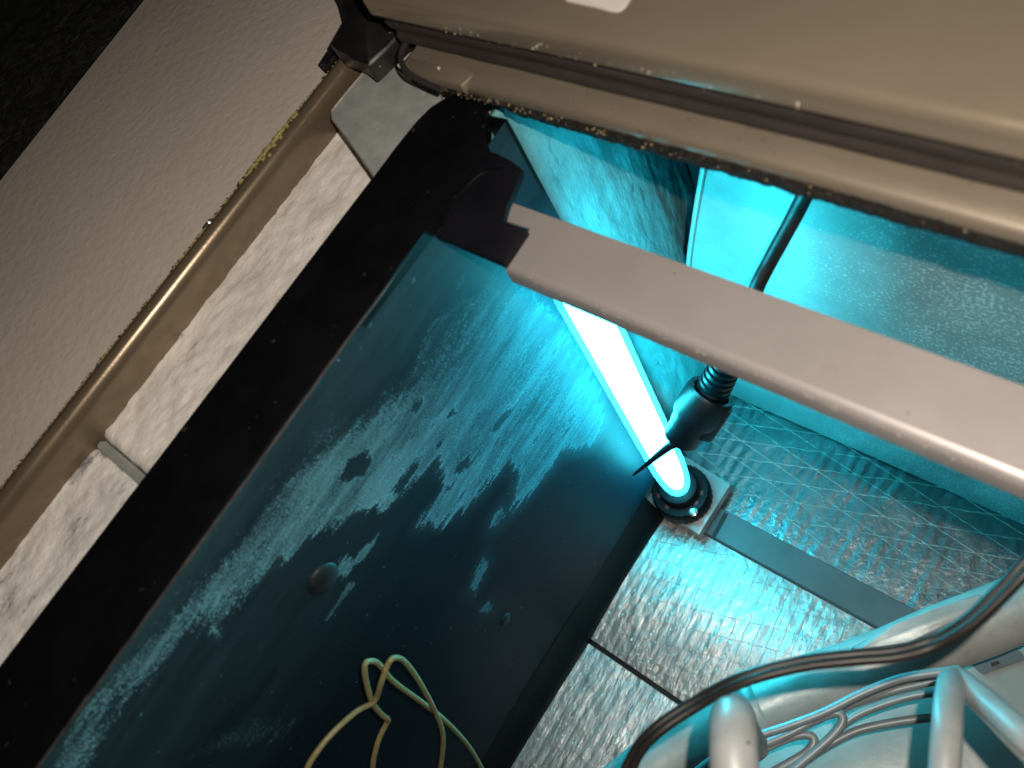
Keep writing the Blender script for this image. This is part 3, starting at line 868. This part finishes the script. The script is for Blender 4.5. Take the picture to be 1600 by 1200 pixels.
rail = thing('edge_rail', 'bronze rolled metal rail along the grey panel, with yellow residue', 'rail')
bm = bmesh.new()
rp = [(-0.1112, 0.360), (-0.1114, 0.385), (-0.1112, 0.3975), (-0.1103, 0.4012), (-0.1085, 0.4036), (-0.1060, 0.4046), (-0.1045, 0.4044), (-0.1025, 0.4030), (-0.1012, 0.4006), (-0.1005, 0.3970), (-0.1006, 0.3900), (-0.1015, 0.3820), (-0.1020, 0.360)]
# finer arc
def resample(p, k):
    v = smooth_path([(a, b, 0) for a, b in p], k)
    return [(q.x, q.y) for q in v]
extrude_y(bm, resample(rp, 4), -0.60, -0.050, 40)
obj('rolled_edge', bm, M['bronze'], rail, smooth=True, sharp=70)
def rail_pt(s, y, k=6):
    v = smooth_path([(a, b, 0) for a, b in rp], k)
    i = min(len(v) - 1, max(0, int(s * (len(v) - 1))))
    return Vector((v[i].x, y, v[i].y))
bm = bmesh.new()
random.seed(11)
def blob(p, s, f=(1, 1, 0.7)):
    r = bmesh.ops.create_icosphere(bm, subdivisions=1, radius=1, matrix=Matrix.Translation(p) @ Matrix.Rotation(random.random() * 3, 4, 'Z') @ Matrix.Diagonal((s * f[0], s * f[1], s * f[2], 1)))
    for v in r['verts']:
        v.co += Vector((random.uniform(-1, 1), random.uniform(-1, 1), random.uniform(-1, 1))) * s * 0.28
for yc, sp, cnt, big in ((-0.116, 0.016, 420, 1.0), (-0.100, 0.020, 40, 0.6), (-0.165, 0.03, 110, 0.55), (-0.178, 0.010, 60, 0.6), (-0.215, 0.03, 60, 0.45), (-0.255, 0.05, 80, 0.5), (-0.238, 0.006, 50, 0.8), (-0.30, 0.04, 70, 0.5), (-0.08, 0.02, 40, 0.5)):
    for i in range(cnt):
        y = random.gauss(yc, sp * 0.5)
        t_ = abs(random.gauss(0, 0.0013 * (1.5 if big >= 1 else 1)))
        p = Vector((-0.1106 + t_, y, 0.4018 + min(t_ * 1.1, 0.0028)))
        blob(p, 0.00022 + 0.0006 * random.random() ** 2 * big + (0.00022 if big >= 1 else 0), (1, 1.9, 0.5))
tag(obj('residue', bm, M['residue'], rail), kind='stuff')
bm = bmesh.new()
sc = Vector((-0.1085, -0.163, 0.4034))
lathe(bm, [(0.0026, 0), (0.0026, 0.0006), (0.0018, 0.0014), (0.0006, 0.0015)], sc, 16, Vector((-0.6, 0, 0.8)))
obj('screw', bm, M['screw'], rail, smooth=True)
# black corner cap
cp = [(-0.1054,-0.0625,0.4150), (-0.0985,-0.0649,0.4150), (-0.0835,-0.0654,0.4150), (-0.0740,-0.0682,0.4150), (-0.0727,-0.0667,0.4150), (-0.0706,-0.0562,0.4150), (-0.0672,-0.0422,0.4150), (-0.0773,-0.0332,0.4150), (-0.0933,-0.0240,0.4150), (-0.1284,-0.0129,0.4150), (-0.1316,-0.0309,0.4150), (-0.1052,-0.0453,0.4150)]
bm = bmesh.new()
slab(bm, cp, (0, 0, -0.0105), 0.0022)
obj('corner_cap', bm, M['cap'], rail, smooth=True, sharp=30)
bm = bmesh.new()
cp2 = [(-0.1247,-0.0642,0.4000), (-0.1261,-0.0551,0.4000), (-0.1187,-0.0534,0.4000), (-0.1178,-0.0625,0.4000)]
slab(bm, cp2, (0, 0, -0.012), 0.0008)
obj('cap_tab', bm, M['cap'], rail)

# zinc tab
t = thing('zinc_tab', 'small galvanised sheet tab with rounded corners, bent beside the black rim', 'metal tab')
tb = [(-0.0904,-0.0489,0.3988), (-0.0933,-0.0488,0.3988), (-0.0944,-0.0655,0.3988), (-0.0952,-0.0843,0.3988), (-0.0944,-0.0873,0.3988), (-0.0911,-0.0904,0.3988), (-0.0872,-0.0920,0.3988), (-0.0670,-0.1003,0.3988), (-0.0405,-0.1118,0.3988), (-0.0350,-0.0942,0.3988), (-0.0354,-0.0741,0.3988), (-0.0634,-0.0600,0.3988)]
bm = bmesh.new()
slab(bm, tb, (0, 0, -0.0012))
obj('tab_plate', bm, M['zinc'], t)
wg = [(-0.0899,-0.0492,0.3992), (-0.0632,-0.0601,0.3990), (-0.0352,-0.0742,0.3990), (-0.0336,-0.0712,0.3990), (-0.0361,-0.0657,0.3995), (-0.0410,-0.0625,0.3995), (-0.0474,-0.0596,0.3995), (-0.0524,-0.0593,0.4010), (-0.0594,-0.0600,0.4015), (-0.0672,-0.0589,0.4015), (-0.0768,-0.0551,0.4005), (-0.0851,-0.0508,0.3995)]
bm = bmesh.new()
base = [bm.verts.new(Vector(p) - Vector((0, 0, 0.0002))) for p in wg]
cen = bm.verts.new([(-0.0505,-0.0653,0.3990)][0])
for i in range(len(base)):
    bm.faces.new((base[i], base[(i + 1) % len(base)], cen))
o = obj('bent_wing', bm, M['zinc'], t)
md = o.modifiers.new('thickness', 'SOLIDIFY'); md.thickness = 0.001; md.offset = -1
for nm, path in (('cut_edge', [(-0.0902,-0.0490,0.3990), (-0.0930,-0.0489,0.3990), (-0.0941,-0.0656,0.3990), (-0.0950,-0.0845,0.3990), (-0.0941,-0.0874,0.3990), (-0.0908,-0.0905,0.3990), (-0.0870,-0.0921,0.3990), (-0.0667,-0.1004,0.3990), (-0.0403,-0.1119,0.3990)]), ('cut_edge', [(-0.0891,-0.0493,0.3995), (-0.0851,-0.0508,0.3995), (-0.0768,-0.0551,0.4005), (-0.0672,-0.0589,0.4015), (-0.0594,-0.0600,0.4015), (-0.0524,-0.0593,0.4010), (-0.0474,-0.0596,0.3995), (-0.0410,-0.0625,0.3995), (-0.0361,-0.0657,0.3995)])):
    bm = bmesh.new()
    tube(bm, path, 0.0004, 6, 3)
    obj(nm, bm, M['zinc_edge'], t)

# ------------------------------------------------------------------ grey textured panel and the black lining beyond it
bm = bmesh.new()
ge = [(-0.3320,-0.0222,0.3880), (-0.3295,-0.0474,0.3880), (-0.3241,-0.1185,0.3880), (-0.3182,-0.1947,0.3880), (-0.3156,-0.2308,0.3880)]
poly = [(-0.1125, 0.12, 0.388), (-0.1125, -0.55, 0.388), (-0.42, -0.55, 0.388)] + ge[::-1] + [(ge[0][0] + 0.002, 0.12, 0.388)]
slab(bm, poly, (0, 0, -0.02), 0.0012)
o = obj('textured_panel', bm, M['plaster'], smooth=True, sharp=30)
tag(o, 'flat taupe panel with orange peel paint left of the bronze rail', 'panel')

bm = bmesh.new()
def felt(u, v):
    x = -0.75 + u * 0.55; y = -0.60 + v * 0.95
    return (x, y, 0.33 + 0.004 * fbm(x * 40, y * 40) + 0.002 * fbm(x * 200, y * 200))
sheet_grid(bm, felt, 120, 160)
o = obj('black_lining', bm, M['felt'], smooth=True)
tag(o, 'black fibrous lining beyond the edge of the taupe panel', 'lining')
# loose fibres on it
bm = bmesh.new()
random.seed(5)
for i in range(900):
    x = random.uniform(-0.56, -0.27); y = random.uniform(-0.25, 0.06)
    a = random.gauss(0.9, 0.5); L = random.uniform(0.003, 0.010)
    z = 0.3325 + 0.004 * fbm(x * 40, y * 40) + random.random() * 0.003
    p = Vector((x, y, z)); d = Vector((math.cos(a), math.sin(a), random.uniform(-.1, .3))) * L
    tube(bm, [p, p + d], 0.00018, 3, 1, cap=False)
tag(obj('fibre', bm, surf('grey_fibre', (0.08, 0.085, 0.07), 0.9, 0, 0.2, 50), o), kind='stuff')

# ------------------------------------------------------------------ brown door sheet and the frame below it
door = thing('door_panel', 'bronze brown door sheet with a rolled lower edge and a white sticker', 'door panel')
bm = bmesh.new()
dp = [(0.25, 0.4500), (0.05, 0.4500), (-0.0570, 0.4500), (-0.0583, 0.4498), (-0.0595, 0.4490), (-0.0603, 0.4478), (-0.0606, 0.4460), (-0.0606, 0.4400), (-0.0603, 0.4385), (-0.0590, 0.4378), (-0.0450, 0.4375)]
extrude_x(bm, dp, -0.058, 0.45, 30, lambda x, i: (0.0004 * math.sin(x * 14), 0.0006 * math.sin(x * 9 + 1) if i < 3 else 0))
obj('sheet', bm, M['door'], door, smooth=True, sharp=60)
stk = [(0.0334,-0.0390,0.4512), (0.0395,-0.0471,0.4512), (0.0523,-0.0475,0.4512), (0.0585,-0.0481,0.4512), (0.0609,-0.0479,0.4512), (0.0624,-0.0470,0.4512), (0.0631,-0.0449,0.4512), (0.0628,-0.0415,0.4512), (0.0616,-0.0335,0.4512)]
bm = bmesh.new()
slab(bm, stk, (0, 0, -0.0006))
o = obj('sticker', bm, M['label'], door)

fr = thing('cabinet_frame', 'brown metal frame lip with gasket and crumbling black foam under the door', 'frame')
bm = bmesh.new()
fp = [(0.0655, 0.4200), (-0.0500, 0.4200), (-0.0600, 0.4198), (-0.0650, 0.4192), (-0.0668, 0.4178), (-0.0673, 0.4155), (-0.0668, 0.4130)]
r_ = extrude_x(bm, fp, -0.0480, 0.45, 40, lambda x, i: (0.0006 * math.sin(x * 16), 0))
obj('lip', bm, M['flange'], fr, smooth=True, sharp=60)
bm = bmesh.new()
gp = [(-0.030, 0.4382), (-0.0520, 0.4378), (-0.0566, 0.4352), (-0.0578, 0.4320), (-0.0566, 0.4285), (-0.0556, 0.4262), (-0.0566, 0.4235), (-0.0562, 0.4206), (-0.0530, 0.4180), (-0.0480, 0.4150)]
extrude_x(bm, resample(gp, 3), -0.057, 0.45, 60, lambda x, i: (0.0005 * fbm(x * 60, i), 0.0004 * fbm(x * 90, i + 7)))
obj('gasket', bm, M['gasket'], fr, smooth=True)
bm = bmesh.new()
fo = [(0.0640, 0.4125), (-0.0664, 0.4136), (-0.0676, 0.4105), (-0.0668, 0.4072), (-0.0648, 0.4042), (-0.0600, 0.4026), (-0.0500, 0.4022), (0.0640, 0.4010)]
fo = [fo[0]] + [(a_[0] + (b_[0] - a_[0]) * k / 3, a_[1] + (b_[1] - a_[1]) * k / 3) for a_, b_ in zip(fo[1:-1], fo[2:-1]) for k in range(3)] + fo[-2:]
extrude_x(bm, fo, -0.0470, 0.45, 420, lambda x, i: (0.0009 * fbm(x * 180, i * .6) + 0.0006 * fbm(x * 520, i), 0.0007 * fbm(x * 200, i * .6 + 9) + (0.0040 * min(1, max(0, (0.014 - x) / 0.02)) if i > 4 else 0)))
obj('foam_seal', bm, M['foam'], fr, smooth=True)
# rounded left end of the lip
bm = bmesh.new()
le = [(-0.0539,-0.0472,0.4195), (-0.0555,-0.0536,0.4195), (-0.0542,-0.0601,0.4195), (-0.0504,-0.0651,0.4195), (-0.0422,-0.0697,0.4195), (-0.0310,-0.0719,0.4195), (-0.0196,-0.0731,0.4195)]
tube(bm, le, 0.0013, 8, 5, wob=0.3)
obj('lip_end', bm, M['gasket'], fr, smooth=True)
bm = bmesh.new()
ct = [(-0.0456,-0.0530,0.4196), (-0.0483,-0.0573,0.4196), (-0.0486,-0.0618,0.4196), (-0.0467,-0.0650,0.4196), (-0.0411,-0.0680,0.4196), (-0.0322,-0.0694,0.4196), (-0.0117,-0.0691,0.4196), (-0.0074,-0.0562,0.4196), (-0.0314,-0.0534,0.4196)]
slab(bm, ct, (0, 0, -0.004), 0.0006)
obj('lip_corner', bm, M['flange'], fr, smooth=True)
# crumbs of old foam and dirt
bm = bmesh.new()
random.seed(21)
crm = [(-0.0203,-0.0569,0.4405), (-0.0138,-0.0602,0.4405), (-0.0123,-0.0599,0.4405), (-0.0111,-0.0597,0.4405), (-0.0080,-0.0593,0.4405), (0.0039,-0.0600,0.4405), (-0.0117,-0.0543,0.4208), (0.0274,-0.0549,0.4405), (0.0288,-0.0564,0.4405), (0.0361,-0.0597,0.4405), (0.0411,-0.0573,0.4405), (0.0444,-0.0572,0.4405), (0.0460,-0.0571,0.4405), (0.0486,-0.0589,0.4405), (0.0113,-0.0600,0.4405), (0.0055,-0.0587,0.4405), (-0.0267,-0.0650,0.4208), (0.0686,-0.0542,0.4208), (0.0701,-0.0544,0.4208), (0.0704,-0.0522,0.4320), (0.0755,-0.0521,0.4320), (0.0877,-0.0536,0.4320)]
szs = [1.5, 1.2, 1.5, .9, 1.3, .8, 1.4, 1.6, 1.9, 1.4, 1.6, 1.1, 1.1, 1.2, .9, 1.0, 1.3, 1.3, .9, .9, 1.0, 1.0]
for p, s in zip(crm, szs):
    blob(Vector(p) + Vector((0, 0, 0.0004)), 0.00055 * s, (1, 1, 1))
for i in range(120):
    x = -0.05 + abs(random.gauss(0, 0.09))
    blob(Vector((x, -0.0604 + random.uniform(-.0003, .0006), 0.4405 + random.uniform(-.002, .003))), 0.00012 + 0.0003 * random.random() ** 3, (1, 1, 1))
tag(obj('crumb', bm, M['crumb'], fr), kind='stuff')
bm = bmesh.new()
for i in range(200):
    x = -0.05 + abs(random.gauss(0, 0.08))
    blob(Vector((x, -0.0674 + random.gauss(0, .0006), 0.4124 + random.uniform(-.0012, .0014))), 0.00012 + 0.00028 * random.random() ** 2, (1.6, 1, 1))
tag(obj('dirt', bm, M['dirt'], fr), kind='stuff')

# ------------------------------------------------------------------ pipes, tubes and cable at the bottom right
bm = bmesh.new()
tr = [(0.1084,-0.3273,0.0850), (0.1157,-0.2797,0.0850), (0.1579,-0.2160,0.0850), (0.2085,-0.1526,0.0850), (0.2749,-0.0668,0.0850), (0.3274,-0.0477,0.0850), (0.3723,-0.1856,0.0850), (0.1293,-0.3800,0.0850)]
slab(bm, tr, (0, 0, -0.075), 0.003)
t = obj('coil_tray', bm, M['tray'], smooth=True, sharp=30)
tag(t, 'pale metal tray under the pipes in the bottom right corner', 'tray')
bm = bmesh.new()
slab(bm, [(0.2280,-0.1161,0.0870), (0.2458,-0.0948,0.0870), (0.2569,-0.1009,0.0870), (0.2421,-0.1201,0.0870)], (0, 0, -0.0015))
obj('access_plate', bm, M['grey_bar'], t)
bm = bmesh.new()
slab(bm, [(0.2429,-0.1126,0.0885), (0.2455,-0.1093,0.0885), (0.2467,-0.1105,0.0885), (0.2441,-0.1138,0.0885)], (0, 0, -0.0012))
obj('slot', bm, M['rubber'], t)

pp = thing('suction_pipe', 'thick pale wrapped pipe crossing the bottom right corner', 'pipe')
bm = bmesh.new()
tube(bm, [(0.1053,-0.3162,0.1350), (0.1240,-0.2648,0.1350), (0.1349,-0.2414,0.1350), (0.1530,-0.2101,0.1350), (0.1746,-0.1796,0.1350), (0.1945,-0.1546,0.1350), (0.2171,-0.1227,0.1350), (0.2334,-0.1009,0.1350), (0.2627,-0.0591,0.1350)], 0.0166, 32, 8, wob=0.05)
obj('pipe_wrap', bm, M['pipe'], pp, smooth=True)
c1 = [Vector(p) for p in [(0.1549,-0.2073,0.1350), (0.1593,-0.2012,0.1350)]]
bm = bmesh.new()
lathe(bm, [(0.0174, -0.005), (0.0184, -0.0035), (0.0184, 0.0035), (0.0174, 0.005)], c1[0], 40, (c1[1] - c1[0]))
obj('pipe_collar', bm, M['pipe'], pp, smooth=True)
bm = bmesh.new()
lf = [(0.1840,-0.1528,0.1580), (0.1973,-0.1312,0.1580), (0.2114,-0.1123,0.1580), (0.2234,-0.0967,0.1580), (0.2296,-0.0982,0.1580), (0.2223,-0.1157,0.1580), (0.2061,-0.1362,0.1580), (0.1887,-0.1555,0.1580)]
slab(bm, lf, (0, 0, -0.012), 0.003)
obj('wrap_flap', bm, M['pipe'], pp, smooth=True, sharp=40)

G_T = 'pale bent tubes in front of the wrapped pipe'
bm = bmesh.new()
tube(bm, [(0.2000,-0.2499,0.3400), (0.1911,-0.2346,0.3400), (0.1845,-0.2243,0.3380), (0.1798,-0.2185,0.3300), (0.1759,-0.2165,0.3100), (0.1716,-0.2177,0.2700), (0.1667,-0.2205,0.2000), (0.1653,-0.2225,0.1500)], 0.0078, 28, 8)
o = obj('return_bend', bm, M['tube'], smooth=True)
tag(o, 'thick blurred pale tube end rising at the bottom edge', 'tube', G_T)
bm = bmesh.new()
tube(bm, [(0.2456,-0.2083,0.3000), (0.2392,-0.1920,0.3000), (0.2343,-0.1780,0.2950), (0.2312,-0.1667,0.2800), (0.2306,-0.1582,0.2620), (0.2373,-0.1600,0.2700), (0.2465,-0.1648,0.2850), (0.2569,-0.1702,0.3000), (0.2718,-0.1747,0.3000)], 0.0050, 20, 8)
o = obj('return_bend', bm, M['tube'], smooth=True)
tag(o, 'slim pale tube bent into an upturned V by the right edge', 'tube', G_T)

G_C = 'thin grey capillary tubes lying on the tray'
caps = [
 ('long grey capillary tube running up to the tip of the bent V tube', [(0.2310,-0.1377,0.1680), (0.2245,-0.1433,0.1680), (0.2114,-0.1553,0.1680), (0.1997,-0.1709,0.1680), (0.1888,-0.1889,0.1680), (0.1768,-0.2053,0.1680), (0.1663,-0.2186,0.1680), (0.1550,-0.2373,0.1680), (0.1450,-0.2652,0.1680)]),
 ('grey capillary tube just below the long one, with a dark ribbed stretch', [(0.2304,-0.1474,0.1500), (0.2191,-0.1570,0.1500), (0.2085,-0.1692,0.1500), (0.1989,-0.1837,0.1500), (0.1938,-0.2010,0.1500), (0.1872,-0.2219,0.1500), (0.1832,-0.2410,0.1500)]),
 ('grey capillary tube looping back in a wide hairpin', [(0.1509,-0.2517,0.1620), (0.1640,-0.2291,0.1620), (0.1779,-0.2086,0.1620), (0.1871,-0.1930,0.1620), (0.1931,-0.1861,0.1620), (0.1969,-0.1878,0.1620), (0.1959,-0.1971,0.1620), (0.1906,-0.2132,0.1620), (0.1823,-0.2366,0.1620)]),
 ('grey capillary tube with the smallest loop, inside the wide hairpin', [(0.1583,-0.2463,0.1580), (0.1677,-0.2270,0.1580), (0.1773,-0.2116,0.1580), (0.1847,-0.2036,0.1580), (0.1893,-0.2033,0.1580), (0.1893,-0.2099,0.1580), (0.1822,-0.2241,0.1580), (0.1698,-0.2472,0.1580)])]
caps += [
 ('lowest grey capillary tube, crossing the tray below the hairpins', [(0.2405,-0.1525,0.1280), (0.2236,-0.1653,0.1280), (0.2073,-0.1809,0.1280), (0.1988,-0.1920,0.1280), (0.1898,-0.2096,0.1280), (0.1828,-0.2277,0.1280), (0.1799,-0.2467,0.1280)]),
 ('grey capillary tube pressed against the underside of the wrapped pipe', [(0.2257,-0.1424,0.1400), (0.2102,-0.1585,0.1400), (0.1972,-0.1739,0.1400), (0.1833,-0.1953,0.1400), (0.1718,-0.2115,0.1400), (0.1604,-0.2354,0.1400), (0.1541,-0.2617,0.1400)])]
for lb, path in caps:
    bm = bmesh.new()
    tube(bm, path, 0.0022, 14, 8)
    o = obj('capillary_tube', bm, M['capillary'], smooth=True)
    tag(o, lb, 'tube', G_C)

cb = thing('twin_cable', 'brown twin flex curving across the pale pipe to the right edge', 'cable')
path = [(0.1570,-0.2731,0.3100), (0.1543,-0.2511,0.3150), (0.1567,-0.2372,0.3200), (0.1647,-0.2195,0.3200), (0.1748,-0.2044,0.3250), (0.1885,-0.1895,0.3250), (0.2013,-0.1788,0.3250), (0.2124,-0.1702,0.3250), (0.2200,-0.1616,0.3250), (0.2262,-0.1513,0.3300), (0.2304,-0.1393,0.3350), (0.2346,-0.1237,0.3400), (0.2422,-0.0963,0.3400)]
sp = smooth_path(path, 6)
for sgn in (-1, 1):
    P = []
    for i, p in enumerate(sp):
        d = (sp[min(i + 1, len(sp) - 1)] - sp[max(i - 1, 0)]).normalized()
        nrm = d.cross(Vector((-0.36, 0.43, 0.83))).normalized()
        P.append(p + nrm * sgn * 0.00145)
    bm = bmesh.new()
    tube(bm, P, 0.0017, 12, 1)
    obj('conductor', bm, M['brown_cable'], cb, smooth=True)

# ------------------------------------------------------------------ straw coloured wires by the pan wall
G_W = 'straw coloured wires looping at the foot of the picture'
wires = [
 ('thin straw wire looping over to a tip and crossing down to the right', 'wire',
  [(0.0200,-0.3524,0.2724), (0.0200,-0.3410,0.2764), (0.0200,-0.3276,0.2746), (0.0200,-0.3141,0.2666), (0.0200,-0.3066,0.2568), (0.0240,-0.2951,0.2687), (0.0240,-0.2863,0.2727), (0.0240,-0.2825,0.2709), (0.0220,-0.2833,0.2565), (0.0220,-0.2906,0.2314), (0.0220,-0.3040,0.1954), (0.0220,-0.3166,0.1691), (0.0220,-0.3358,0.1475), (0.0220,-0.3522,0.1334)]),
 ('thin straw wire with a sharp kink, its loop lower and left of the other', 'wire',
  [(0.0160,-0.3656,0.1797), (0.0180,-0.3441,0.2128), (0.0180,-0.3282,0.2258), (0.0180,-0.3174,0.2291), (0.0190,-0.3148,0.2322), (0.0190,-0.3129,0.2411), (0.0190,-0.3081,0.2556), (0.0190,-0.2989,0.2723), (0.0190,-0.2918,0.2817), (0.0180,-0.2894,0.2783), (0.0180,-0.2896,0.2694), (0.0180,-0.2957,0.2473), (0.0180,-0.3025,0.2067), (0.0180,-0.3105,0.1636), (0.0180,-0.3233,0.1136), (0.0180,-0.3412,0.0622)])]
for lb, ct, path in wires:
    bm = bmesh.new()
    tube(bm, path, 0.0015, 10, 7)
    o = obj('loose_wire', bm, M['wire'], smooth=True)
    tag(o, lb, ct, G_W)
